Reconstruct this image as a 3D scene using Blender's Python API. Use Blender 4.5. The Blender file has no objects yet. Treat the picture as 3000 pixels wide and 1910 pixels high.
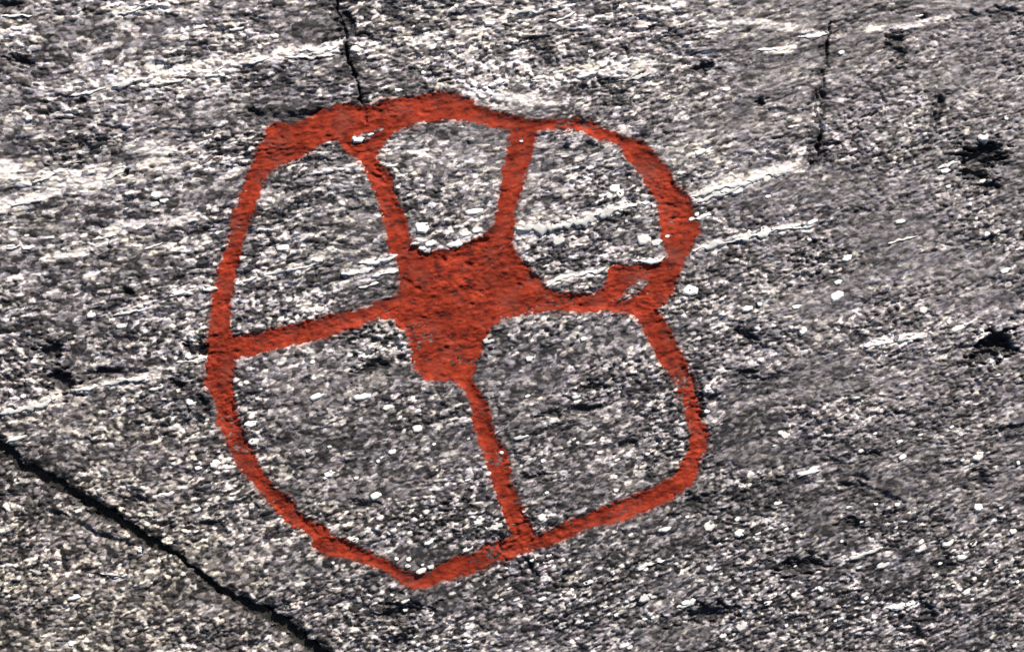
import bpy, math, random
import numpy as np

# ------------------------------------------------------------------ basics
scene = bpy.context.scene
C = bpy.context.collection
K = 0.0002                      # metres per surface unit (the slab is 3000 x 1910 units in view = 0.60 x 0.38 m)
CX, CY = 1500.0, 955.0

# camera: looks straight at the rock face
cam_d = bpy.data.cameras.new('camera')
cam = bpy.data.objects.new('camera', cam_d); C.objects.link(cam)
cam.location = (0, 0, 0.95)
cam_d.sensor_width = 36.0
cam_d.lens = 36.0 * 0.95 / (3000 * K)
cam_d.clip_start = 0.01; cam_d.clip_end = 100
scene.camera = cam

# sky and one low raking sun (from the upper right of the picture)
SUN_EL, SUN_ROT = math.radians(30), math.radians(24)
w = bpy.data.worlds.new('World'); scene.world = w; w.use_nodes = True
nt = w.node_tree
sky = nt.nodes.new('ShaderNodeTexSky'); sky.sky_type = 'NISHITA'; sky.sun_disc = False
sky.sun_elevation = SUN_EL; sky.sun_rotation = SUN_ROT
bg = nt.nodes['Background']; bg.inputs['Strength'].default_value = 0.05
nt.links.new(sky.outputs['Color'], bg.inputs['Color'])
sd = bpy.data.lights.new('sun', 'SUN'); sd.energy = 5.0; sd.angle = math.radians(0.5); sd.color = (1.0, 0.935, 0.86)
sun = bpy.data.objects.new('sun', sd); C.objects.link(sun)
sun.rotation_euler = (math.pi / 2 - SUN_EL, 0, math.pi - SUN_ROT)
vs = scene.view_settings
vs.view_transform = 'Standard'; vs.look = 'None'; vs.gamma = 1.0; vs.use_curve_mapping = False
vs.exposure = 0.36
scene.cycles.use_denoising = False
scene.cycles.max_bounces = 4
scene.render.filter_size = 1.5

# ------------------------------------------------------------------ noise
def _h(i, j, seed):
    i = i.astype(np.uint32); j = j.astype(np.uint32)
    h = i * np.uint32(374761393) + j * np.uint32(668265263) + np.uint32(seed * 2246822519 & 0xffffffff)
    h ^= h >> np.uint32(13); h *= np.uint32(1274126177); h ^= h >> np.uint32(16)
    h *= np.uint32(2654435761); h ^= h >> np.uint32(15)
    return h
def hf(i, j, seed):
    return _h(i, j, seed).astype(np.float32) * np.float32(1 / 4294967296.0)
def vnoise(x, y, seed):                       # smooth value noise, -1..1
    xi = np.floor(x); yi = np.floor(y)
    fx = (x - xi).astype(np.float32); fy = (y - yi).astype(np.float32)
    i = xi.astype(np.int64); j = yi.astype(np.int64)
    fx = fx * fx * fx * (fx * (fx * 6 - 15) + 10); fy = fy * fy * fy * (fy * (fy * 6 - 15) + 10)
    a = hf(i, j, seed); b = hf(i + 1, j, seed); c = hf(i, j + 1, seed); d = hf(i + 1, j + 1, seed)
    return ((a + (b - a) * fx) * (1 - fy) + (c + (d - c) * fx) * fy) * 2 - 1
def fbm(x, y, seed, octv=4, gain=0.5):
    s = 0; a = 1.0; t = 0
    for o in range(octv):
        s = s + a * vnoise(x * 2 ** o + 17.3 * o, y * 2 ** o - 9.1 * o, seed + o); t += a; a *= gain
    return s / t
def cells(x, y, seed, jit=0.95):              # irregular grains: F1, F2, three random values per grain
    xi = np.floor(x).astype(np.int64); yi = np.floor(y).astype(np.int64)
    F1 = np.full(x.shape, 9.0, np.float32); F2 = F1.copy()
    r1 = np.zeros(x.shape, np.float32); r2 = r1.copy(); r3 = r1.copy()
    for di in (-1, 0, 1):
        for dj in (-1, 0, 1):
            i = xi + di; j = yi + dj
            px = i + 0.5 + (hf(i, j, seed) - 0.5) * jit; py = j + 0.5 + (hf(i, j, seed + 1) - 0.5) * jit
            wgt = 0.75 + 0.5 * hf(i, j, seed + 2)
            d = (np.sqrt((px - x) ** 2 + (py - y) ** 2) * wgt).astype(np.float32)
            m = d < F1
            F2 = np.where(m, F1, np.minimum(F2, d)); F1 = np.where(m, d, F1)
            r1 = np.where(m, hf(i, j, seed + 3), r1); r2 = np.where(m, hf(i, j, seed + 4), r2); r3 = np.where(m, hf(i, j, seed + 5), r3)
    return F1, F2, r1, r2, r3
def sstep(a, b, x):
    t = np.clip((x - a) / (b - a), 0, 1); return t * t * (3 - 2 * t)

# ------------------------------------------------------------------ the carved figure (outline on the rock, surface units)
OUTER = [(676,640),(695,601),(710,555),(722,509),(739,472),(752,434),(768,412),(777,390),(786,373),(800,362),(818,358),(840,361),(862,364),(884,354),(908,340),(934,325),(1000,304),(1046,307),(1067,313),(1092,309),(1125,290),(1175,288),(1225,284),(1267,271),(1309,269),(1347,276),(1376,290),(1392,309),(1418,317),(1459,330),(1501,340),(1543,349),(1585,353),(1635,351),(1685,349),(1726,355),(1764,372),(1802,388),(1827,403),(1860,405),(1894,422),(1919,451),(1939,476),(1965,509),(1981,547),(2005,560),(2017,572),(2025,597),(2038,640),(2050,673),(2042,698),(2025,728),(2008,761),(1992,790),(1980,828),(1972,861),(1950,886),(1927,903),(1939,928),(1956,957),(1977,995),(2000,1040),(2021,1091),(2033,1120),(2042,1158),(2050,1191),(2056,1233),(2076,1272),(2070,1315),(2052,1345),(2046,1383),(2025,1416),(2000,1441),(1956,1468),(1902,1495),(1835,1523),(1785,1537),(1743,1541),(1693,1558),(1639,1587),(1585,1604),(1534,1621),(1493,1633),(1451,1650),(1401,1675),(1342,1692),(1292,1708),(1238,1725),(1209,1721),(1175,1713),(1138,1679),(1084,1654),(1025,1637),(985,1632),(948,1625),(919,1600),(910,1566),(856,1537),(818,1508),(793,1475),(752,1433),(727,1404),(701,1370),(681,1333),(664,1287),(647,1260),(635,1233),(633,1183),(618,1158),(603,1133),(605,1099),(608,1058),(605,1016),(612,974),(616,928),(622,891),(626,845),(635,824),(635,790),(651,757),(668,715),(676,673)]
HOLES = [
 # lower left field
 [(689,1049),(685,1083),(678,1120),(683,1154),(691,1204),(706,1245),(714,1280),(727,1298),(747,1341),(764,1379),(785,1399),(802,1433),(843,1454),(868,1495),(910,1529),(952,1541),(969,1571),(1000,1579),(1025,1591),(1084,1621),(1138,1646),(1167,1667),(1221,1683),(1250,1681),(1284,1658),(1334,1633),(1388,1621),(1430,1596),(1472,1585),(1501,1571),(1491,1537),(1472,1500),(1459,1454),(1447,1429),(1438,1395),(1426,1353),(1405,1303),(1397,1270),(1388,1250),(1382,1204),(1376,1170),(1355,1141),(1334,1112),(1292,1116),(1246,1112),(1225,1091),(1209,1066),(1205,1028),(1200,999),(1184,970),(1163,953),(1146,932),(1104,932),(1042,957),(1000,970),(939,995),(877,1007),(814,1020),(752,1037)],
 # lower right field
 [(1459,941),(1430,970),(1418,1003),(1411,1032),(1397,1058),(1390,1091),(1376,1108),(1392,1137),(1418,1170),(1434,1204),(1440,1245),(1449,1276),(1463,1291),(1484,1328),(1493,1370),(1495,1416),(1514,1450),(1530,1487),(1543,1521),(1555,1546),(1564,1571),(1601,1558),(1660,1529),(1718,1508),(1772,1487),(1835,1462),(1898,1437),(1939,1416),(1973,1399),(1988,1375),(2005,1350),(2021,1320),(2026,1268),(2013,1225),(2005,1183),(1990,1158),(1981,1133),(1965,1099),(1939,1066),(1914,1024),(1898,987),(1881,949),(1856,924),(1835,918),(1772,911),(1689,913),(1618,911),(1543,918),(1501,928)],
 # upper left field
 [(674,982),(672,932),(672,891),(685,836),(691,794),(701,753),(710,715),(722,673),(735,640),(752,585),(768,539),(781,509),(810,489),(835,476),(877,463),(919,434),(960,413),(992,404),(1003,428),(1025,451),(1046,463),(1063,484),(1079,518),(1092,539),(1104,580),(1121,626),(1125,650),(1134,694),(1142,732),(1159,757),(1171,782),(1171,815),(1173,853),(1146,874),(1117,882),(1084,899),(1042,911),(1000,916),(939,932),(877,949),(814,962),(752,978),(710,987)],
 # sliver left bare in the fork
 [(1025,418),(1031,401),(1054,390),(1084,384),(1117,372),(1121,380),(1092,401),(1063,418),(1033,428)],
 # upper field
 [(1154,384),(1184,376),(1234,357),(1292,349),(1334,349),(1376,355),(1418,363),(1459,372),(1493,372),(1491,418),(1484,451),(1474,501),(1468,551),(1461,597),(1453,640),(1447,655),(1434,678),(1413,694),(1388,707),(1347,724),(1305,734),(1259,738),(1234,730),(1213,715),(1200,686),(1188,650),(1180,626),(1167,597),(1152,560),(1146,518),(1129,497),(1113,480),(1100,463),(1113,438),(1129,413)],
 # upper right field
 [(1572,380),(1605,378),(1647,378),(1685,376),(1710,380),(1726,397),(1764,411),(1802,418),(1818,426),(1825,447),(1848,472),(1877,509),(1898,547),(1914,572),(1931,597),(1935,640),(1937,664),(1939,690),(1952,724),(1954,753),(1931,769),(1877,776),(1835,778),(1806,778),(1785,786),(1781,820),(1772,840),(1752,855),(1718,863),(1676,863),(1635,859),(1601,840),(1572,811),(1543,782),(1518,753),(1503,724),(1499,694),(1505,665),(1509,640),(1507,626),(1518,585),(1530,543),(1541,501),(1555,459),(1564,418)],
 # bare sliver in the right hand fork
 [(1789,886),(1827,868),(1839,840),(1873,824),(1902,820),(1889,845),(1860,868),(1823,882)],
]
def poly_dist(P, X, Y):                        # unsigned distance, inside
    d2 = np.full(X.shape, 1e12, np.float32); ins = np.zeros(X.shape, bool)
    n = len(P)
    for a in range(n):
        x0, y0 = P[a]; x1, y1 = P[(a + 1) % n]
        ex, ey = x1 - x0, y1 - y0; L = ex * ex + ey * ey + 1e-9
        t = np.clip(((X - x0) * ex + (Y - y0) * ey) / L, 0, 1)
        d2 = np.minimum(d2, (X - x0 - t * ex) ** 2 + (Y - y0 - t * ey) ** 2)
        if y0 != y1:
            ins ^= ((y0 > Y) != (y1 > Y)) & (X < (x1 - x0) * (Y - y0) / (y1 - y0) + x0)
    return np.sqrt(d2), ins
# signed distance raster of the carving (negative inside), sampled bilinearly
SX0, SY0, SS = 520.0, 190.0, 5.0
sx = np.arange(SX0, 2160, SS, dtype=np.float32); sy = np.arange(SY0, 1810, SS, dtype=np.float32)
gx, gy = np.meshgrid(sx, sy)
d, ins = poly_dist(OUTER, gx, gy); SDF = np.where(ins, -d, d)
for hp in HOLES:
    d, ins = poly_dist(hp, gx, gy); SDF = np.maximum(SDF, np.where(ins, d, -d))
def carve_sd(X, Y):
    u = np.clip((X - SX0) / SS, 0, len(sx) - 1.001); v = np.clip((Y - SY0) / SS, 0, len(sy) - 1.001)
    i = u.astype(np.int32); j = v.astype(np.int32); fu = (u - i).astype(np.float32); fv = (v - j).astype(np.float32)
    r = (SDF[j, i] * (1 - fu) + SDF[j, i + 1] * fu) * (1 - fv) + (SDF[j + 1, i] * (1 - fu) + SDF[j + 1, i + 1] * fu) * fv
    out = np.maximum(np.maximum(SX0 - X, X - sx[-1]), np.maximum(SY0 - Y, Y - sy[-1]))
    return np.where(out > 0, np.maximum(r, 40), r).astype(np.float32)

# ------------------------------------------------------------------ cracks, ledges and pits in the rock: (points, half width, depth)
CRACKS = [
 ([(-420,1040),(-150,1210),(0,1303),(54,1356),(125,1399),(188,1433),(250,1466),(317,1512),(376,1550),(418,1579),(470,1606),(520,1628)], [11,12,16,17,15,13,12,13,12,12,15,7], 55),
 ([(500,1618),(540,1648),(568,1671),(618,1713),(676,1750),(735,1784),(793,1817),(843,1846),(877,1880),(919,1912),(1020,1990),(1200,2120)], [4,4,6,8,11,15,17,17,15,15,13,12], 46),
 ([(138,1495),(215,1525),(292,1570),(345,1590),(400,1602)], [5,7,7,6,3], 8),
 ([(965,-160),(984,30),(1003,70),(1010,100),(1012,140),(1019,174),(1038,215),(1046,240),(1053,274),(1060,310),(1066,345),(1068,362)], [2,3,5,9,6,3,5,2.5,3,5,7,3], 22),
 ([(2440,60),(2434,104),(2428,167),(2417,217),(2411,267),(2411,317),(2403,359),(2405,401),(2401,451),(2376,476)], [1.5,2.5,4,4,7,5,4,5,7,5], 20),
 ([(2396,265),(2388,300),(2392,340),(2384,366)], [3,6,6,3], 14),
 ([(1826,139),(1834,150),(1842,166)], [4,6,3], 16),
 ([(1362,406),(1372,424)], [4,3], 10),
 ([(2501,1395),(2530,1420),(2560,1436),(2601,1452),(2651,1474)], [6,7,7,7,4], 11),
 ([(2714,1512),(2745,1527),(2777,1537)], [6,7,4], 11),
 ([(1556,1650),(1553,1690),(1548,1732)], [3,5,3], 12),
 ([(518,428),(536,412),(545,404),(590,402),(643,396)], [5,7,7,6,3], 12),
 ([(570,486),(610,470),(650,452)], [5,6,3], 10),
 ([(1493,58),(1540,47),(1580,40),(1626,24)], [5,7,8,3], 13),
 ([(1180,97),(1222,96),(1262,84)], [3,6,3], 10),
 ([(727,318),(760,334),(800,336),(850,336),(900,330),(940,314)], [5,9,9,12,10,5], 15),
 ([(940,120),(970,118),(1002,112)], [4,8,6], 16),
 ([(560,1058),(600,1038),(640,1040),(690,1040)], [3,6,7,4], 10),
 ([(250,1095),(300,1085),(360,1092),(430,1085)], [5,10,10,5], 14),
 ([(2885,1262),(2950,1255),(3020,1238)], [3,6,6], 10),
 ([(2150,1120),(2200,1108),(2270,1112)], [8,9,7], 13),
 ([(1755,240),(1820,236),(1885,222)], [3,6,4], 9),
 ([(2580,270),(2600,300),(2555,345)], [3,4,3], 7),
 ([(2766,295),(2745,345),(2738,385)], [9,6,3], 13),
 ([(1456,1580),(1462,1598),(1466,1612)], [3,6,4], 12),
]
PITS = [ # x, y, rx, ry, tilt (rise to the right), depth
 (60,175,42,13,-0.45,16),(20,8,40,12,0.1,14),(2868,466,62,34,0.12,34),(2895,442,34,20,0.0,30),(2850,508,46,18,-.2,22),(2900,545,30,16,0,14),(2918,1000,44,34,0.5,40),(2892,1035,50,26,0.3,30),(2950,1025,34,20,0.3,18),(2640,150,26,30,0,12),(2610,130,20,14,0,12),
 (572,1028,34,22,0.1,28),(150,1030,44,28,0.3,20),(182,1120,44,32,-0.5,26),(520,1128,17,13,0,18),(590,1180,22,14,0,12),(365,506,12,11,0,16),(376,856,17,14,0,16),
 (2060,196,26,14,0.4,18),(2632,115,30,22,0.2,14),(232,299,14,11,0,14),(2232,300,13,13,0,14),(2626,1211,8,8,0,12),(2190,985,34,20,-0.4,15),(2090,1170,26,12,0.1,10),
 (1590,165,55,40,0,7),(1570,150,24,18,0.2,9),(2710,45,20,13,0,10),(2190,1090,25,14,0,12),(2030,1480,50,30,0.2,10),(2350,1660,70,24,0.25,17),(2080,1800,80,26,0.2,16),(2770,1660,40,26,.2,12),
 (1180,1800,70,30,0.1,16),(1160,1880,46,22,0.1,13),(1740,1135,46,16,0.2,15),(1700,1200,60,16,0.1,13),(1620,1215,30,16,0,10),(1090,1075,44,20,0.2,16),(1175,1050,18,14,0,12),(1060,1480,36,16,0.1,10),
 (2700,1775,28,26,0,14),(2500,1540,40,22,0.1,13),(2730,1810,34,30,0,11),(1930,520,14,11,0,7),(1655,432,15,15,0,10),(1730,425,13,17,0,10),(1605,585,28,24,0,8),(1838,512,13,10,0,8),
 (800,375,11,9,0,6),(822,402,9,9,0,7),(960,405,14,8,0.2,9),(1106,520,26,12,-.6,11),(390,1465,30,30,0,10),(425,960,10,10,0,8),(600,1535,34,12,0,13),(1012,55,20,26,0,18),
 (630,820,12,10,0,7),(1475,560,10,8,0,5),(1150,845,10,8,0,5),(2530,1400,14,10,0,8),(2900,700,22,12,0,10),(2380,710,30,16,0,9),(2470,1420,24,14,0,8),(2340,740,22,16,0,9),
 (1840,1300,40,14,0.2,9),(1560,1400,50,9,0.1,11),(1310,1480,26,10,0,8),(900,1110,20,14,0,9),(350,380,26,18,0,7),(300,360,22,14,0,7),(2690,1870,40,20,0,10),(2950,40,50,22,0.2,10),(2850,45,60,14,.2,9),
 (2052,1168,13,24,0,10),(1990,1158,12,15,0,8),(2050,1218,12,14,0,10),(1975,1388,26,10,0.5,9),(1105,500,18,12,-.5,9),(1085,535,14,10,0,6),(690,1030,20,7,0,6),(1490,1430,10,10,0,7),(2028,1110,10,12,0,8),(1255,745,16,7,0,6),(1420,705,20,9,.3,8),(1060,100,22,14,0,10),(990,85,18,12,0,12),
 (1302,765,9,8,0,9),(1375,778,15,8,.1,9),(1200,830,18,8,-.5,8),(1226,846,14,8,-.5,8),(1308,1020,10,8,0,9),(1520,833,10,6,0,7),(1382,892,9,7,0,6),(1330,1000,40,5,.15,4),(1250,985,40,4,.15,4),(1400,760,30,5,.2,4),(1280,800,24,6,0,4),(1420,850,30,5,.2,4),(1180,760,9,7,0,6),(885,960,10,7,0,7),(660,890,9,7,0,6),(640,920,9,6,0,6),(1600,890,14,5,0,5),(1700,895,12,6,0,5),(1915,700,10,6,0,6),(1960,600,28,7,-.1,8),(1985,640,22,5,0,6),(1250,330,26,6,.1,5),(1110,330,14,12,0,7),(1500,470,10,6,0,5),
 (2560,1330,24,12,0,9),(2870,1400,30,30,0.4,9),(60,410,20,12,0,6),(480,1250,16,10,0,7),(300,1690,30,16,0,6),(1900,1400,22,14,0,8),(1440,300,14,9,0,6),
]
def crack_field(X, Y, halo=0.0):                        # depth to subtract, and 'inside a crack' 0..1
    dep = np.zeros(X.shape, np.float32)
    for P, W, D in CRACKS:
        W2 = max(W) + 16 + halo * 1.5
        xs = [p[0] for p in P]; ys = [p[1] for p in P]
        m = (X > min(xs) - W2) & (X < max(xs) + W2) & (Y > min(ys) - W2) & (Y < max(ys) + W2)
        if not m.any(): continue
        x = X[m]; y = Y[m]
        wx = 11.0 * fbm(x / 30, y / 24, 301, 4, .65); wy = 11.0 * fbm(x / 30, y / 24, 311, 4, .65)
        gate = np.clip(0.75 + 1.3 * fbm(x / 46, y / 46, 331, 2), 0.12, 1) if D < 40 else 1.0
        rag = 1 + 0.9 * fbm(x / 34, y / 16, 321, 4, .6)
        x = x + wx; y = y + wy
        best = np.zeros(x.shape, np.float32)
        for a in range(len(P) - 1):
            (x0, y0), (x1, y1) = P[a], P[a + 1]
            ex, ey = x1 - x0, y1 - y0; L = ex * ex + ey * ey
            t = np.clip(((x - x0) * ex + (y - y0) * ey) / L, 0, 1)
            dd = np.sqrt((x - x0 - t * ex) ** 2 + (y - y0 - t * ey) ** 2)
            hw = W[a] + (W[a + 1] - W[a]) * t
            if halo:
                best = np.maximum(best, min(D, 25) * 0.4 * sstep(hw + halo, hw * .5, dd)); continue
            lip = (6 * sstep(2.6, 0.8, dd / (hw * np.clip(rag, .4, 2)))) if D >= 40 else 0
            best = np.maximum(best, lip)
            best = np.maximum(best, gate * D * np.clip(0.4 + 0.6 * rag, .15, 1.2) * sstep(1.45, 0.3, dd / (hw * np.clip(rag, .25, 2))))
        dep[m] = np.maximum(dep[m], best)
    return dep
def pit_field(X, Y):
    dep = np.zeros(X.shape, np.float32)
    for (cx, cy, rx, ry, tl, D) in PITS:
        R = max(rx, ry) * 1.9
        m = (np.abs(X - cx) < R) & (np.abs(Y - cy) < R)
        if not m.any(): continue
        x = X[m] - cx; y = -(Y[m] - cy)
        c, s = 1 / math.hypot(1, tl), tl / math.hypot(1, tl)
        u = (x * c + y * s) / rx; v = (-x * s + y * c) / ry
        r = np.sqrt(u * u + v * v) * (1 + 1.0 * fbm(X[m] / 24, Y[m] / 11, 401, 4, .6))
        dep[m] = np.maximum(dep[m], 0.9 * D * sstep(1.25, 0.2, r))
    return dep

# white quartz bands along the foliation; the widest paint brightness of sun-facing slopes: (points, half width)
BANDS = [
 ([(1512,668),(1600,656),(1690,646),(1760,622),(1815,606)],15),([(2022,575),(2100,545),(2200,525),(2260,502),(2312,488)],15),([(2060,590),(2130,560),(2200,540)],10),
 ([(2035,730),(2120,708),(2200,692),(2290,672),(2380,664)],11),([(-10,1206),(80,1192),(165,1166)],14),([(205,1146),(270,1140),(330,1128)],10),([(310,1130),(370,1112),(432,1108)],8),
 ([(690,832),(760,812),(850,790),(945,760)],10),([(1010,800),(1080,775),(1165,748)],12),([(1000,836),(1080,812),(1168,790)],9),([(1598,834),(1660,808),(1720,800),(1778,784)],9),([(1855,766),(1905,764),(1952,750)],9),
 ([(320,248),(420,222),(500,208),(640,186)],15),([(640,196),(740,172),(850,150),(985,140)],15),([(335,38),(390,24),(445,8)],8),([(430,190),(520,210),(660,215)],10),([(0,500),(120,520),(260,515),(400,500),(500,480)],30),
 ([(0,600),(140,560),(280,545),(330,530)],16),([(380,420),(480,440),(560,470),(680,480)],22),([(300,16),(420,12),(520,30)],8),([(1020,150),(1120,120),(1240,110),(1340,80)],14),([(1400,80),(1480,60),(1560,30),(1640,8)],9),
 ([(1360,250),(1480,240),(1600,235),(1730,205),(1900,190)],20),([(1330,300),(1420,270),(1500,285),(1620,300)],16),([(560,1010),(600,1055)],7),([(1150,1070),(1240,1050)],5),([(530,275),(610,255),(700,245)],10),
 ([(1250,725),(1330,715),(1410,680)],12),([(1210,700),(1250,720)],12),([(1880,20),(2000,10)],10),([(2080,70),(2160,60),(2260,70),(2400,95)],10),([(2540,85),(2660,75),(2800,40)],9),([(2250,150),(2330,140)],7),
 ([(2530,1010),(2600,1000),(2700,985)],9),([(2330,1390),(2400,1376)],8),([(2480,1640),(2560,1600),(2620,1640)],12),([(2600,1780),(2700,1770)],9),([(60,85),(0,100)],12),([(860,1010),(900,1040)],4),([(300,1080),(420,1060)],0.1),
 ([(130,760),(220,745),(330,700)],11),([(300,680),(420,655),(560,640)],12),([(20,760),(70,725)],9),([(480,860),(560,850),(640,842)],8),([(330,920),(400,905),(440,895)],7),([(20,820),(130,800)],7),([(230,330),(140,345)],5),
 ([(1560,690),(1530,720)],15),([(2420,370),(2500,445)],5),([(900,510),(1000,500)],5),
]
def band_field(X, Y):
    f = np.zeros(X.shape, np.float32)
    for P, hw in BANDS:
        R = hw * 3 + 8
        xs = [p[0] for p in P]; ys = [p[1] for p in P]
        m = (X > min(xs) - R) & (X < max(xs) + R) & (Y > min(ys) - R) & (Y < max(ys) + R)
        if not m.any(): continue
        x = X[m]; y = Y[m]; best = np.zeros(x.shape, np.float32)
        x = x + 8 * fbm(x / 40, y / 14, 501, 3); y = y + 8 * fbm(x / 40, y / 14, 511, 3)
        for a in range(len(P) - 1):
            (x0, y0), (x1, y1) = P[a], P[a + 1]
            ex, ey = x1 - x0, y1 - y0; L = ex * ex + ey * ey
            t = np.clip(((x - x0) * ex + (y - y0) * ey) / L, 0, 1)
            dd = np.sqrt((x - x0 - t * ex) ** 2 + (y - y0 - t * ey) ** 2)
            best = np.maximum(best, sstep(1.7 * hw, 0.5 * hw, dd))
        f[m] = np.maximum(f[m], best)
    return f

# ------------------------------------------------------------------ the rock relief and its minerals
def foliation(X, Y):
    nx = (X - CX) / 1000; ny = (CY - Y) / 1000
    psi = (ny - 0.255 * nx + 0.09 * nx * ny - 0.04 * nx * nx) * 1000 + 26 * fbm(X / 420, Y / 300, 21, 3)
    phi = (X - CX) + 0.26 * (CY - Y)
    wob = 5.5 * fbm(phi / 60, psi / 26, 31, 3)
    return phi + 9 * fbm(phi / 40, psi / 18, 35, 2), psi + wob
def relief(X, Y, want_col=False):
    X = X.astype(np.float32); Y = Y.astype(np.float32)
    sdv = carve_sd(X, Y)
    inside = sstep(5, -9, sdv)
    ph, ps = foliation(X, Y)
    ny = np.clip((CY - Y) / 955, -2, 2)
    macro = 14 * fbm(X / 900, Y / 520, 41, 3) + 5.5 * fbm(ph / 260, ps / 60, 45, 3) - 26 * ny * ny
    bands = 2.6 * fbm(ph / 190, ps / 26, 51, 3)
    band = band_field(X, Y)
    L = cells(ph / 60, ps / 16, 61); M = cells(ph / 29 + 3.3, ps / 9.8 + 7.1, 71); S = cells(ph / 12.5 + 1.7, ps / 6.8 + 2.2, 81)
    R = cells(ph / 17.5 + 5.1, ps / 11.5 + 1.9, 85)               # rounder grains, mostly in the lower part of the face
    wr = sstep(-0.35, 0.45, 0.12 + 0.7 * (Y - 800) / 1000 + 0.3 * (X - 1200) / 1000 + 0.8 * fbm(X / 330, Y / 190, 88, 3))
    calm = sstep(1900, 2500, X) * sstep(1750, 1300, Y)          # smoother, more even stone to the right
    mixw = lambda a, b: a * (1 - wr) + b * wr
    def dome(c, a, b):
        return a * (c[2] - 0.5) * 2 * sstep(0.0, 0.22, c[1] - c[0]) + b * (1 - np.clip(c[0] / 0.7, 0, 1) ** 2) - b * 0.5
    patch = np.clip(1.0 + 1.1 * fbm(X / 220, Y / 110, 58, 4) - 0.25 * calm, 0.3, 1.7)
    gr = dome(L, 1.6, 1.0) * (1 - .5 * wr) + mixw(dome(M, 2.9, 2.2), dome(R, 3.0, 2.2)) + dome(S, 1.6, 1.1)
    gr = gr + 1.0 * fbm(X / 9, Y / 7, 91, 2)
    gr = gr * patch
    amp = 1 - 0.52 * inside
    groove = 6.2 * sstep(10, -16, sdv + 2.5 * fbm(X / 18, Y / 14, 95, 2))
    ck = crack_field(X, Y); pt = pit_field(X, Y)
    edge = sstep(0, 12, ck)
    h = macro + bands * (1 - .5 * inside) + (gr + 1.6 * band) * amp * (1 - .5 * edge) - groove - ck * (1 - 0.55 * inside) - pt * (1 - .35 * inside)
    if not want_col: return h
    # minerals: quartz / feldspar / grey / mica, one per grain; toned darker towards the bottom
    low = 0.13 * fbm(ph / 200, ps / 42, 101, 3) + 0.10 * fbm(X / 420, Y / 240, 105, 3)
    q = 0.46 * np.where(wr > 0.5, R[3], M[3]) + 0.12 * L[3] + 0.42 * S[3] + low
    q = 0.49 + (q - 0.5) * (1.9 - 0.6 * calm) * np.clip(0.55 + 0.45 * patch, .6, 1.2) + 0.5 * band - 0.10 * sstep(800, 1250, Y) + 0.01 * calm
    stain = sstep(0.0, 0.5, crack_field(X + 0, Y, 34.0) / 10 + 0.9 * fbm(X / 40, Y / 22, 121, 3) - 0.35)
    pit_crack_dark = sstep(1.5, 8, pt) * 0.55 + 0.45 * stain * sstep(0.3, 2, crack_field(X, Y, 34.0))  # darker with pit depth, plus stain around cracks
    q = q - pit_crack_dark
    stops = np.array([0.0, 0.2, 0.36, 0.52, 0.68, 0.84, 1.0])
    val = np.interp(q, stops, [0.022, 0.048, 0.108, 0.19, 0.285, 0.45, 0.78]).astype(np.float32)
    tint = (M[4] - 0.5)
    fill = sstep(10, 26, ck)
    val = val * (1 - .6 * inside)          # pigment-stained stone under the paint
    val = val * (1 - fill) + 0.03 * fill  # cracks coloured darker as they deepen
    col = np.ones(X.shape + (4,), np.float32)
    warm = sstep(900, 1700, Y) * sstep(1500, 300, X) * 0.05
    t2 = S[4] - 0.5 + 0.35 * fbm(X / 140, Y / 90, 131, 2)
    cream = sstep(0.62, 0.95, q)
    col[..., 0] = val * (1.08 + 0.09 * tint + warm); col[..., 1] = val * (0.965 + 0.02 * tint - .04 * t2 + .5 * warm + .03 * cream); col[..., 2] = val * (0.995 - 0.11 * tint + .09 * t2 - 1.5 * warm - .05 * cream)
    bleed = sstep(15, 1, sdv + 9 * fbm(X / 16, Y / 12, 141, 3)) * 0.55      # pigment soaked into the pores beside the figure
    for c_, v_ in enumerate((0.20, 0.052, 0.035)): col[..., c_] = col[..., c_] * (1 - bleed) + (v_ * (0.4 + 2.2 * val)) * bleed
    return h, col

# ------------------------------------------------------------------ materials
def nodemat(name):
    m = bpy.data.materials.new(name); m.use_nodes = True
    n = m.node_tree.nodes; l = m.node_tree.links
    return m, n, l, n['Principled BSDF']
def rock_material():
    m, n, l, b = nodemat('gneiss')
    at = n.new('ShaderNodeAttribute'); at.attribute_name = 'mineral'
    tc = n.new('ShaderNodeTexCoord'); mp = n.new('ShaderNodeMapping')
    mp.inputs['Rotation'].default_value = (0, 0, math.radians(-12)); mp.inputs['Scale'].default_value = (420, 900, 600)
    l.new(tc.outputs['Object'], mp.inputs['Vector'])
    no = n.new('ShaderNodeTexNoise'); no.inputs['Scale'].default_value = 1.0; no.inputs['Detail'].default_value = 3
    l.new(mp.outputs['Vector'], no.inputs['Vector'])
    rp = n.new('ShaderNodeMapRange'); rp.inputs['From Min'].default_value = .3; rp.inputs['From Max'].default_value = .7; rp.inputs['To Min'].default_value = .68; rp.inputs['To Max'].default_value = 1.3
    l.new(no.outputs['Fac'], rp.inputs['Value'])
    mx = n.new('ShaderNodeMix'); mx.data_type = 'RGBA'; mx.blend_type = 'MULTIPLY'; mx.inputs['Factor'].default_value = 1
    l.new(at.outputs['Color'], mx.inputs['A']); l.new(rp.outputs['Result'], mx.inputs['B'])
    l.new(mx.outputs['Result'], b.inputs['Base Color'])
    b.inputs['Roughness'].default_value = 0.62; b.inputs['Specular IOR Level'].default_value = 0.45
    bp = n.new('ShaderNodeBump'); bp.inputs['Strength'].default_value = 0.35; bp.inputs['Distance'].default_value = 0.0003
    l.new(no.outputs['Fac'], bp.inputs['Height']); l.new(bp.outputs['Normal'], b.inputs['Normal'])
    return m
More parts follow.
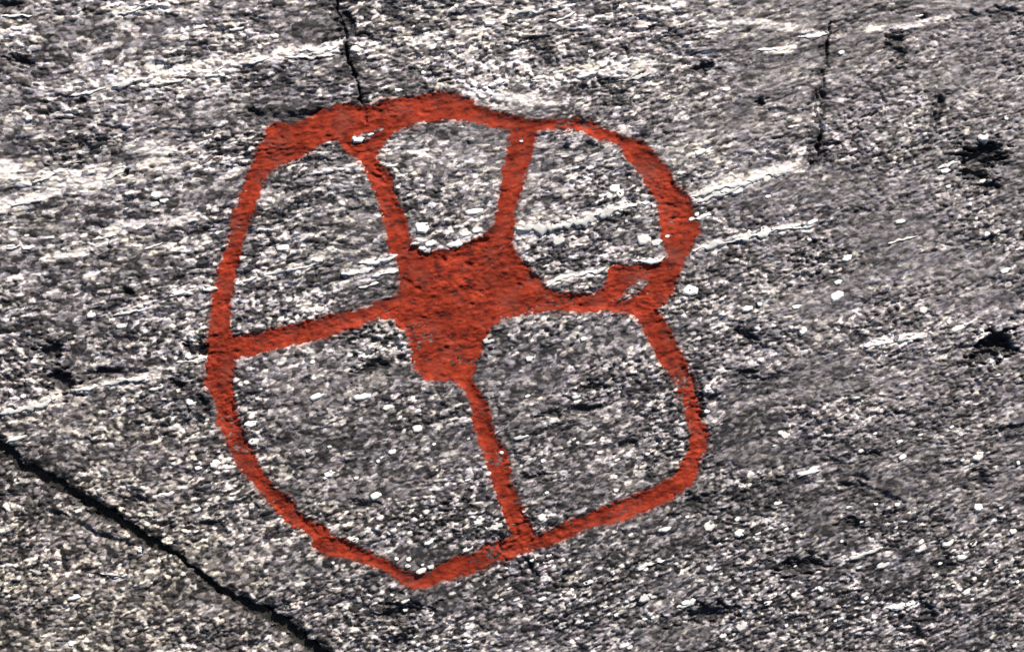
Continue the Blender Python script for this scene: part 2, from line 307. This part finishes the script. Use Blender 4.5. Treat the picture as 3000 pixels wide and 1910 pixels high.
def paint_material():
    m, n, l, b = nodemat('red_ochre_paint')
    tc = n.new('ShaderNodeTexCoord'); mp = n.new('ShaderNodeMapping')
    mp.inputs['Rotation'].default_value = (0, 0, math.radians(-12)); mp.inputs['Scale'].default_value = (170, 330, 300)
    l.new(tc.outputs['Object'], mp.inputs['Vector'])
    no = n.new('ShaderNodeTexNoise'); no.inputs['Scale'].default_value = 1.0; no.inputs['Detail'].default_value = 5; no.inputs['Roughness'].default_value = .65
    l.new(mp.outputs['Vector'], no.inputs['Vector'])
    cr = n.new('ShaderNodeValToRGB')
    e = cr.color_ramp.elements
    e[0].position = .32; e[0].color = (0.04, 0.014, 0.012, 1)
    e[1].position = .76; e[1].color = (0.52, 0.10, 0.05, 1)
    for p, c in ((.39, (0.15, 0.018, 0.010, 1)), (.47, (0.28, 0.031, 0.013, 1)), (.60, (0.38, 0.044, 0.018, 1))):
        x = e.new(p); x.color = c
    l.new(no.outputs['Fac'], cr.inputs['Fac'])
    # thin, worn patches where the stone greys the pigment
    n2 = n.new('ShaderNodeTexNoise'); n2.inputs['Scale'].default_value = 65; n2.inputs['Detail'].default_value = 4
    l.new(tc.outputs['Object'], n2.inputs['Vector'])
    r2 = n.new('ShaderNodeMapRange'); r2.inputs['From Min'].default_value = .50; r2.inputs['From Max'].default_value = .72; r2.inputs['To Max'].default_value = .7
    l.new(n2.outputs['Fac'], r2.inputs['Value'])
    mx = n.new('ShaderNodeMix'); mx.data_type = 'RGBA'; mx.inputs['B'].default_value = (0.24, 0.058, 0.040, 1)
    l.new(r2.outputs['Result'], mx.inputs['Factor']); l.new(cr.outputs['Color'], mx.inputs['A'])
    n3 = n.new('ShaderNodeTexNoise'); n3.inputs['Scale'].default_value = 38; n3.inputs['Detail'].default_value = 5; n3.inputs['Roughness'].default_value = .6
    l.new(tc.outputs['Object'], n3.inputs['Vector'])
    r3 = n.new('ShaderNodeMapRange'); r3.inputs['From Min'].default_value = .36; r3.inputs['From Max'].default_value = .64; r3.inputs['To Min'].default_value = .66; r3.inputs['To Max'].default_value = 1.2
    l.new(n3.outputs['Fac'], r3.inputs['Value'])
    m3 = n.new('ShaderNodeMix'); m3.data_type = 'RGBA'; m3.blend_type = 'MULTIPLY'; m3.inputs['Factor'].default_value = 1
    l.new(mx.outputs['Result'], m3.inputs['A']); l.new(r3.outputs['Result'], m3.inputs['B'])
    l.new(m3.outputs['Result'], b.inputs['Base Color'])
    b.inputs['Roughness'].default_value = 0.85; b.inputs['Specular IOR Level'].default_value = 0.15
    bp = n.new('ShaderNodeBump'); bp.inputs['Strength'].default_value = 0.35; bp.inputs['Distance'].default_value = 0.0004
    l.new(no.outputs['Fac'], bp.inputs['Height']); l.new(bp.outputs['Normal'], b.inputs['Normal'])
    return m
def quartz_material():
    m, n, l, b = nodemat('milky_quartz')
    tc = n.new('ShaderNodeTexCoord'); no = n.new('ShaderNodeTexNoise'); no.inputs['Scale'].default_value = 500; no.inputs['Detail'].default_value = 3
    l.new(tc.outputs['Object'], no.inputs['Vector'])
    oi = n.new('ShaderNodeObjectInfo')
    cr = n.new('ShaderNodeValToRGB'); e = cr.color_ramp.elements
    e[0].position = .3; e[0].color = (.76, .73, .68, 1); e[1].position = .6; e[1].color = (.88, .87, .84, 1)
    l.new(no.outputs['Fac'], cr.inputs['Fac'])
    mr = n.new('ShaderNodeMapRange'); mr.inputs['To Min'].default_value = .72; mr.inputs['To Max'].default_value = 1.0
    l.new(oi.outputs['Random'], mr.inputs['Value'])
    mx = n.new('ShaderNodeMix'); mx.data_type = 'RGBA'; mx.blend_type = 'MULTIPLY'; mx.inputs['Factor'].default_value = 1
    l.new(cr.outputs['Color'], mx.inputs['A']); l.new(mr.outputs['Result'], mx.inputs['B'])
    l.new(mx.outputs['Result'], b.inputs['Base Color']); b.inputs['Roughness'].default_value = .5
    return m
def fill_material():
    m, n, l, b = nodemat('dark_crack_fill')
    tc = n.new('ShaderNodeTexCoord'); no = n.new('ShaderNodeTexNoise'); no.inputs['Scale'].default_value = 700; no.inputs['Detail'].default_value = 4
    l.new(tc.outputs['Object'], no.inputs['Vector'])
    cr = n.new('ShaderNodeValToRGB'); e = cr.color_ramp.elements
    e[0].position = .35; e[0].color = (.008, .008, .007, 1); e[1].position = .72; e[1].color = (.06, .055, .042, 1)
    l.new(no.outputs['Fac'], cr.inputs['Fac']); l.new(cr.outputs['Color'], b.inputs['Base Color']); b.inputs['Roughness'].default_value = .95
    return m
ROCK, PAINT, QUARTZ, FILL = rock_material(), paint_material(), quartz_material(), fill_material()

# ------------------------------------------------------------------ mesh helpers
def world(X, Y, H):
    return np.stack([(X - CX) * K, (CY - Y) * K, H * K], -1).astype(np.float32)
def mesh_from(name, co, quads, col=None):
    me = bpy.data.meshes.new(name)
    nv, nf = len(co), len(quads)
    me.vertices.add(nv); me.vertices.foreach_set('co', co.ravel())
    me.loops.add(nf * 4); me.loops.foreach_set('vertex_index', quads.ravel().astype(np.int32))
    me.polygons.add(nf); me.polygons.foreach_set('loop_start', (np.arange(nf) * 4).astype(np.int32))
    me.update(calc_edges=True)
    me.polygons.foreach_set('use_smooth', np.ones(nf, bool))
    if col is not None:
        a = me.color_attributes.new('mineral', 'FLOAT_COLOR', 'POINT'); a.data.foreach_set('color', col.reshape(-1).astype(np.float32))
    me.update(); return me
def link(name, me, mat, parent=None):
    me.materials.append(mat) if len(me.materials) == 0 else None
    o = bpy.data.objects.new(name, me); C.objects.link(o)
    if parent: o.parent = parent
    return o

# ------------------------------------------------------------------ rock surface
STEP = 2.8
def axis(a, b):
    core = np.arange(a, b, STEP); g = STEP * np.cumsum(1.1 ** np.arange(1, 51))
    return np.concatenate([core[0] - g[::-1], core, core[-1] + g]).astype(np.float32), 50, len(core)
ax, ox, ncx = axis(-190, 3190); ay, oy, ncy = axis(-150, 2060)
GX, GY = np.meshgrid(ax, ay)
H, COL = relief(GX, GY, True)
# the outcrop rounds off gently far outside the picture
far = np.maximum(0, np.hypot((GX - CX) / 2200, (GY - CY) / 1700) - 1)
H = H - 260 * far ** 2
nxv, nyv = len(ax), len(ay)
idx = np.arange(nxv * nyv).reshape(nyv, nxv)
quads = np.stack([idx[1:, :-1], idx[1:, 1:], idx[:-1, 1:], idx[:-1, :-1]], -1).reshape(-1, 4)
rock = link('rock_surface', mesh_from('rock_surface', world(GX, GY, H).reshape(-1, 3), quads, COL), ROCK)
rock['kind'] = 'structure'
rock['label'] = 'grey banded gneiss rock face with streaky pale and dark grains'

# ------------------------------------------------------------------ the painted wheel
SDG = carve_sd(GX, GY)
edge_n = 10.0 * fbm(GX / 11, GY / 8, 601, 3) + 3.0 * fbm(GX / 34, GY / 26, 605, 2)
wear = fbm(GX / 15, GY / 8, 611, 3)
ck = crack_field(GX, GY)
grit = 3.2 * fbm(GX / 9, GY / 7, 91, 2) + 1.6 * fbm(GX / 90, GY / 60, 615, 3)
film = np.clip((-(SDG + edge_n) + 1.0) * 0.16, -2.5, 0.75)
film = film - 2.2 * sstep(0.60, 0.76, wear) - 0.9 * sstep(1.5, 3.2, grit) - 1.5 * sstep(0.12, 0.5, fbm(GX / 110, GY / 70, 621, 3)) * sstep(0.35, 1.5, grit) - 2.4 * sstep(14, 24, ck)
PH = H + film
HUB = [(1125,705),(1213,715),(1259,738),(1305,734),(1347,724),(1400,700),(1505,712),(1543,782),(1601,840),(1640,858),(1640,912),(1543,918),(1459,941),(1418,1003),(1390,1100),(1334,1116),(1246,1118),(1205,1040),(1163,953),(1140,925),(1140,874),(1173,853),(1171,782)]
SPOKES = {
 'upper left': [(1000,402),(1040,430),(1095,410),(1130,385),(1160,420),(1140,480),(1190,600),(1215,715),(1125,707),(1080,560),(1030,470)],
 'top': [(1480,366),(1590,372),(1570,480),(1515,660),(1507,712),(1400,702),(1440,650),(1460,560)],
 'right': [(1640,850),(1690,858),(1752,850),(1772,830),(1775,770),(1900,772),(1905,815),(1905,860),(1868,890),(1868,925),(1640,918)],
 'bottom': [(1320,1112),(1388,1100),(1440,1200),(1500,1370),(1570,1570),(1495,1580),(1430,1370),(1370,1180)],
 'left': [(680,975),(700,985),(850,945),(1000,905),(1145,865),(1145,930),(1000,980),(800,1035),(680,1062)],
}
fxc = (GX[:-1, :-1] + GX[1:, 1:]) / 2; fyc = (GY[:-1, :-1] + GY[1:, 1:]) / 2
near = (np.minimum.reduce([SDG[:-1, :-1], SDG[1:, :-1], SDG[:-1, 1:], SDG[1:, 1:]]) < 11)
part = np.where(near, 1, 0)
for k, P in enumerate([HUB] + list(SPOKES.values())):
    sel = np.where(near)
    _, ins = poly_dist(P, fxc[sel], fyc[sel])
    pv = part[sel]; pv[ins & (pv == 1)] = k + 2; part[sel] = pv
wheel = bpy.data.objects.new('wheel_carving', None); C.objects.link(wheel)
wheel['label'] = 'lopsided red painted wheel with five spokes and a broad hub carved into grey rock'
wheel['category'] = 'rock carving'
wheel.location = (float((1330 - CX) * K), float((CY - 1000) * K), 0)
WCO = world(GX, GY, PH).reshape(-1, 3)
qgrid = quads.reshape(nyv - 1, nxv - 1, 4)
def paint_part(name, k, label=None):
    q = qgrid[part == k].reshape(-1, 4)
    u, inv = np.unique(q, return_inverse=True)
    me = mesh_from(name, WCO[u] - np.array(wheel.location, np.float32), inv.reshape(-1, 4))
    o = link(name, me, PAINT, wheel)
    if label: o['label'] = label
    return o
paint_part('rim', 1)
paint_part('hub', 2)
for k, key in enumerate(SPOKES):
    paint_part('spoke', k + 3, key + ' red painted spoke between hub and rim')

# ------------------------------------------------------------------ dark strips set down inside the deepest cracks
def fill_strip(P, W, inset):
    pts = []; ws = []
    for a in range(len(P) - 1):
        n = max(2, int(math.hypot(P[a+1][0] - P[a][0], P[a+1][1] - P[a][1]) / 12))
        for s in range(n):
            t = s / n; pts.append((P[a][0] + (P[a+1][0] - P[a][0]) * t, P[a][1] + (P[a+1][1] - P[a][1]) * t)); ws.append(W[a] + (W[a+1] - W[a]) * t)
    pts.append(P[-1]); ws.append(W[-1])
    pts = np.array(pts, np.float32); ws = np.array(ws, np.float32)
    tg = np.gradient(pts, axis=0); tg /= np.linalg.norm(tg, axis=1, keepdims=True) + 1e-9
    nr = np.stack([-tg[:, 1], tg[:, 0]], 1)
    offs = np.array([-1.15, -0.7, -0.25, 0.25, 0.7, 1.15], np.float32)
    X = pts[:, None, 0] + nr[:, None, 0] * offs * ws[:, None]; Y = pts[:, None, 1] + nr[:, None, 1] * offs * ws[:, None]
    base = relief(pts[:, 0] + nr[:, 0] * (ws * 2.4 + 8), pts[:, 1] + nr[:, 1] * (ws * 2.4 + 8)) * .5 + relief(pts[:, 0] - nr[:, 0] * (ws * 2.4 + 8), pts[:, 1] - nr[:, 1] * (ws * 2.4 + 8)) * .5
    for _ in range(3): base = np.convolve(np.pad(base, 2, mode='edge'), np.ones(5) / 5, 'valid')
    Hh = base[:, None] - inset + 7 * fbm(X / 12, Y / 12, 701, 3)
    n, mcol = X.shape
    ii = np.arange(n * mcol).reshape(n, mcol)
    q = np.stack([ii[1:, :-1], ii[1:, 1:], ii[:-1, 1:], ii[:-1, :-1]], -1).reshape(-1, 4)
    co = world(X, Y, Hh).reshape(-1, 3)
    e1 = co[q[0, 1]] - co[q[0, 0]]; e2 = co[q[0, 3]] - co[q[0, 0]]
    if np.cross(e1, e2)[2] < 0: q = q[:, ::-1]
    o = link('crack_fill', mesh_from('crack_fill', co, np.ascontiguousarray(q)), FILL, rock)
    return o
fill_strip(*CRACKS[0][:2], 20)['label'] = 'dark fill in the long diagonal crack at lower left'
fill_strip(*CRACKS[1][:2], 18)['label'] = 'dark fill in the lower end of the diagonal crack'

# ------------------------------------------------------------------ single quartz grains standing proud of the rock
rng = random.Random(5)
def grain_mesh(seed):
    r = random.Random(seed); n = r.choice((7, 8, 9))
    vs_, fs = [], []
    rad = [1 + r.uniform(-.22, .15) for _ in range(n)]
    ang = [2 * math.pi * (i + r.uniform(-.28, .28)) / n for i in range(n)]
    tx, ty = r.uniform(-.2, .2), r.uniform(-.1, .2)
    for lv, (s_, z) in enumerate(((1.08, -1.2), (0.97, 0.0), (0.78, 0.5))):
        for i in range(n):
            k = rad[i] * s_ * (1 + r.uniform(-.07, .07))
            x, y = k * math.cos(ang[i]), k * math.sin(ang[i])
            vs_.append((x, y, z + tx * x + ty * y + r.uniform(-.12, .12)))
    vs_.append((r.uniform(-.2, .2), r.uniform(-.2, .2), 0.62))
    for lv in range(2):
        for i in range(n):
            a = lv * n + i; b = lv * n + (i + 1) % n
            fs.append((a, b, b + n, a + n))
    for i in range(n): fs.append((2 * n + i, 2 * n + (i + 1) % n, 3 * n))
    me = bpy.data.meshes.new('quartz_grain'); me.from_pydata(vs_, [], fs); me.update()
    me.materials.append(QUARTZ); return me
GM = [grain_mesh(s) for s in range(10)]
GRAINS = [ # x, y, length, width
 (42,78,45,18),(30,100,28,15),(535,110,35,20),(455,570,34,24),(476,585,32,22),(450,598,34,20),(80,345,20,16),(800,100,30,18),(930,148,50,22),(965,140,30,20),(2050,443,35,24),(610,845,45,16),
 (1238,665,58,40),(1262,712,36,22),(1240,726,30,16),(1330,715,44,14),(1365,685,40,16),(1400,675,34,14),(1635,705,36,28),(1885,697,40,42),(1922,710,36,22),(1955,692,24,14),(1430,997,32,18),(1060,1160,60,24),(1132,1193,26,18),(1225,1253,32,28),(1690,1160,36,16),(1710,992,26,18),(1550,1050,24,18),(1545,1160,18,12),
 (2022,850,50,30),(2225,888,22,22),(2190,903,36,18),(2450,866,42,32),(2455,826,30,16),(2480,755,40,22),(2333,898,32,14),(2351,968,28,28),(2890,685,24,20),(2943,793,34,16),(2705,908,26,22),(2810,960,60,18),(2075,1135,28,22),(2300,1272,28,30),(2072,1204,26,18),(2375,700,20,14),(2158,761,16,12),(2497,934,16,12),(2780,943,18,16),
 (2078,1542,34,30),(2165,1560,28,24),(2080,1666,28,18),(2645,1337,30,20),(2862,1335,42,28),(2867,1485,28,26),(2973,1556,26,24),(2780,1590,45,24),(2700,1606,42,18),(2700,1588,26,16),(2825,1627,40,24),(2743,1687,26,24),(2817,1725,20,20),(2842,1735,34,16),(2590,1655,50,22),(2520,1630,60,12),(2175,1837,34,26),(2122,1866,28,16),(2308,1836,14,12),(2250,1768,26,14),(2690,1775,30,18),(2635,1780,40,16),(2668,1786,26,12),(2370,1382,66,14),(2015,1766,36,18),(2410,1730,18,14),(2153,1862,14,12),(2280,1473,34,16),(2855,1594,26,16),(2980,1895,20,14),(2162,1521,20,14),(2798,1718,16,10),
 (1100,1450,32,22),(1235,1672,38,18),(1262,1660,26,18),(1255,1588,46,18),(1370,1608,42,18),(1450,1540,54,18),(1400,1528,34,18),(1722,1707,38,18),(1890,1752,44,24),(1950,1550,42,16),(1150,1322,26,16),(1470,1325,20,16),(1535,1498,14,10),(1525,1280,50,14),(1430,1388,24,14),(1383,1427,20,12),(1590,1515,30,22),(1185,1762,26,12),(1370,1405,22,9),(1890,1655,50,14),(1915,1812,16,14),(1375,1882,20,12),(1590,1755,30,16),(1235,1512,16,14),(1040,1580,26,14),(1880,1665,30,12),
 (743,1292,34,22),(627,1357,34,28),(580,1370,22,14),(668,1368,50,14),(963,1388,38,20),(485,1450,45,14),(225,1497,20,14),(578,1492,28,16),(215,1750,44,15),(203,1888,24,18),(263,1685,18,14),(360,1686,22,12),(534,1682,18,14),(408,1610,18,20),(605,1565,18,14),(50,1282,64,16),(340,1690,30,9),(965,1308,18,12),(370,1553,20,16),(680,1592,22,16),(730,1550,20,12),
 (735,1240,44,22),(562,1175,32,22),(915,1060,18,16),(930,1158,52,20),(355,955,35,16),(272,923,30,16),(830,725,44,22),(935,905,36,18),(845,880,26,14),(920,1108,22,14),(148,1160,28,14),(70,1160,22,14),(400,720,40,10),(75,690,26,12),(80,725,40,12),(30,720,26,8),
 (1528,413,16,9),(1050,405,44,22),(1085,393,22,9),(1640,222,44,24),(1628,210,20,14),(1436,62,42,18),(1730,148,18,14),(1390,618,60,20),(1800,552,40,26),(1815,565,30,30),(1785,575,26,18),(1845,520,10,10),(1335,12,20,18),(1165,262,26,12),(1048,140,50,24),(1060,128,30,20),(1240,210,18,16),(1160,205,20,10),(1430,55,44,14),(1280,112,20,14),
 (2030,640,30,14),(2042,628,20,14),(2290,505,50,20),(2300,495,30,20),(2160,560,40,20),(2700,40,30,10),(2640,648,40,18),(2380,650,36,14),(2950,345,16,18),(2885,400,36,22),(2780,545,20,14),(2770,500,30,14),(2880,530,30,14),(2130,260,30,14),(2470,150,22,14),(2080,440,30,16),(2860,640,16,12),(2775,495,22,10),(2250,575,26,14),
]
for P, hw in BANDS[:4] + BANDS[28:29]:           # a few grains along the brightest bands
    for a in range(len(P) - 1):
        (x0, y0), (x1, y1) = P[a], P[a + 1]
        t = rng.random()
        GRAINS.append((x0 + (x1 - x0) * t + rng.uniform(-6, 6), y0 + (y1 - y0) * t + rng.uniform(-.8, .8) * hw, rng.uniform(20, 40), rng.uniform(8, 14)))
while len(GRAINS) < 296:                        # smaller loose-set grains, thickest below and to the right of the figure
    x, y = rng.uniform(900, 2990), rng.uniform(1250, 1900)
    if carve_sd(np.array([x]), np.array([y]))[0] > 14:
        GRAINS.append((x, y, rng.uniform(12, 24), rng.uniform(8, 15)))
garr = np.array(GRAINS, np.float32)
gh = np.mean([relief(garr[:, 0] + dx * garr[:, 2], garr[:, 1] + dy * garr[:, 3]) for dx, dy in ((0, 0), (.3, 0), (-.3, 0), (0, .3), (0, -.3))], axis=0)
for i, (gx_, gy_, L_, W_) in enumerate(GRAINS):
    o = bpy.data.objects.new('quartz_grain', GM[rng.randrange(len(GM))]); C.objects.link(o); o.parent = rock
    hz = 2.2 + 0.05 * min(L_, W_ * 1.5)
    o.location = ((gx_ - CX) * K, (CY - gy_) * K, (float(gh[i]) + 0.15 * hz) * K)
    fs_ = rng.uniform(.46, .56) if L_ > 26 else rng.uniform(.42, .54)
    o.scale = (L_ * fs_ * K, W_ * fs_ * K, hz * K)
    # lie along the foliation, tipped towards the sun to make the tops bright
    o.rotation_euler = (math.radians(rng.uniform(-22, -8)), math.radians(rng.uniform(-2, 8)), math.radians(13 + (gy_ - 800) / 160 + (gx_ - 1500) / 220 + rng.uniform(-9, 9)))

# ------------------------------------------------------------------ thin white quartz veins along the foliation: (points, half width)
VEINS = [
 ([(1515,672),(1560,664),(1600,664),(1660,654),(1710,645),(1755,626),(1790,616),(1812,612)],14),([(1800,612),(1850,600),(1905,594)],5),
 ([(2022,577),(2065,562),(2110,548),(2165,538),(2210,530)],7),([(2190,528),(2240,512),(2270,505),(2312,490)],13),([(2045,592),(2090,574),(2130,562),(2175,545)],6),([(2040,640),(2085,628)],5),
 ([(2030,735),(2065,724),(2100,712),(2150,706)],8),([(2140,708),(2190,692),(2240,680),(2290,668)],9),([(2280,672),(2330,668),(2382,664)],5),
 ([(-20,1212),(30,1203),(80,1196),(130,1182),(165,1166)],9),([(205,1143),(245,1140),(288,1131)],6),([(309,1127),(365,1113),(428,1107)],6),
 ([(768,806),(830,792),(880,784),(935,768)],6),([(690,830),(720,819),(750,812)],6),([(1000,804),(1050,796),(1092,790)],6),([(1050,772),(1100,768),(1165,748)],7),([(1090,812),(1130,802),(1168,792)],5),([(1050,842),(1110,830)],4),
 ([(1600,836),(1640,818),(1668,806),(1720,802)],4.5),([(1700,806),(1740,796),(1778,784)],5),([(1855,764),(1905,768),(1935,762),(1952,750)],6),
 ([(200,278),(260,268),(309,255)],6),([(326,251),(372,242),(418,228)],7),([(455,244),(500,240),(540,232)],5),([(497,222),(528,217),(555,208)],6),([(600,222),(640,216)],7),([(618,210),(651,195)],6),([(726,185),(760,176),(789,164)],6),([(831,167),(900,165),(981,158)],6),([(877,147),(930,142),(985,137)],8),
 ([(92,532),(130,522),(160,508)],7),([(309,524),(340,508),(367,488)],7),([(30,604),(80,590),(120,584)],6),([(180,480),(240,470)],5),([(342,38),(400,24),(451,8)],5),([(560,80),(605,75)],6),([(668,84),(712,77)],6),([(0,45),(90,42)],5),
 ([(1493,34),(1525,30),(1556,25)],6),([(1610,58),(1650,48),(1686,32)],5),([(1689,226),(1751,209)],5),([(1793,236),(1850,228),(1908,212)],4.5),([(1430,250),(1480,236)],7),([(1560,232),(1600,222)],6),([(2342,105),(2390,100),(2432,95)],5),([(2220,145),(2290,138)],4),
 ([(17,730),(58,719)],6),([(422,728),(476,711)],6),([(334,924),(380,916),(422,906)],5),([(497,868),(535,858),(572,849)],5),([(596,845),(634,842)],7),([(518,1058),(560,1056),(604,1053)],5),([(440,1140),(480,1132)],6),([(270,700),(340,688)],5),
 ([(2530,1015),(2580,1005),(2620,998)],6),([(2620,996),(2660,992),(2698,986)],6),([(2335,1392),(2370,1382),(2405,1374)],5),([(2480,1642),(2530,1624),(2590,1606)],5),([(2600,1782),(2650,1780),(2700,1770)],7),([(1240,735),(1262,728)],9),([(1310,724),(1355,712)],7),
 ([(2750,492),(2820,470)],4),([(2690,690),(2600,712)],3.5),([(1985,1782),(2040,1762)],7),([(1880,1660),(1950,1640)],4),([(290,1680),(365,1688)],3.5),([(460,1452),(510,1445)],6),
]
def vein(P, hw, seed):
    pts = []
    for a in range(len(P) - 1):
        n = max(2, int(math.hypot(P[a+1][0] - P[a][0], P[a+1][1] - P[a][1]) / 4))
        for t in np.arange(n) / n: pts.append((P[a][0] + (P[a+1][0] - P[a][0]) * t, P[a][1] + (P[a+1][1] - P[a][1]) * t))
    pts.append(P[-1]); p = np.array(pts, np.float32)
    u = np.linspace(0, 1, len(p)); s_ = np.arange(len(p), dtype=np.float32) * 4
    z0 = np.zeros_like(s_)
    p[:, 1] += 4.5 * fbm(s_ / 26, z0 + seed, 801, 3)
    taper = np.minimum(1, np.minimum(u, 1 - u) * 6 + 0.12)
    up = hw * taper * np.clip(0.7 + 1.3 * fbm(s_ / 15, z0 + seed, 811, 3), .1, 1.6)
    dn = hw * taper * np.clip(0.7 + 1.3 * fbm(s_ / 15, z0 + seed, 821, 3), .1, 1.6)
    lev = np.array([-1.1, -0.9, -0.3, 0.35, 0.95, 1.1], np.float32)
    off = np.where(lev < 0, lev[None] * up[:, None], lev[None] * dn[:, None])
    X = np.repeat(p[:, :1], 6, 1); Y = p[:, 1:] + off
    X = X + 0.15 * off
    base = relief(X, Y).astype(np.float32)
    sm = base.mean(1); sm = np.convolve(np.pad(sm, 4, mode='edge'), np.ones(9) / 9, 'valid')
    Hh = 0.8 * sm[:, None] + 0.2 * base + 1.0 + np.array([-3.0, 0, 1.0, 2.0, 2.4, -3.0], np.float32)[None] * (0.45 + 0.06 * hw) + 0.8 * fbm(X / 8, Y / 6, 831, 2)
    n = len(p); ii = np.arange(n * 6).reshape(n, 6)
    q = np.stack([ii[1:, :-1], ii[1:, 1:], ii[:-1, 1:], ii[:-1, :-1]], -1).reshape(-1, 4)
    co = world(X, Y, Hh).reshape(-1, 3)
    e1 = co[q[0, 1]] - co[q[0, 0]]; e2 = co[q[0, 3]] - co[q[0, 0]]
    if np.cross(e1, e2)[2] < 0: q = np.ascontiguousarray(q[:, ::-1])
    link('quartz_vein', mesh_from('quartz_vein', co, q), QUARTZ, rock)
for k, (P, hw) in enumerate(VEINS): vein(P, hw * (0.9 if P[0][0] < 1000 and P[0][1] < 1000 else 1.2), k * 3.7)
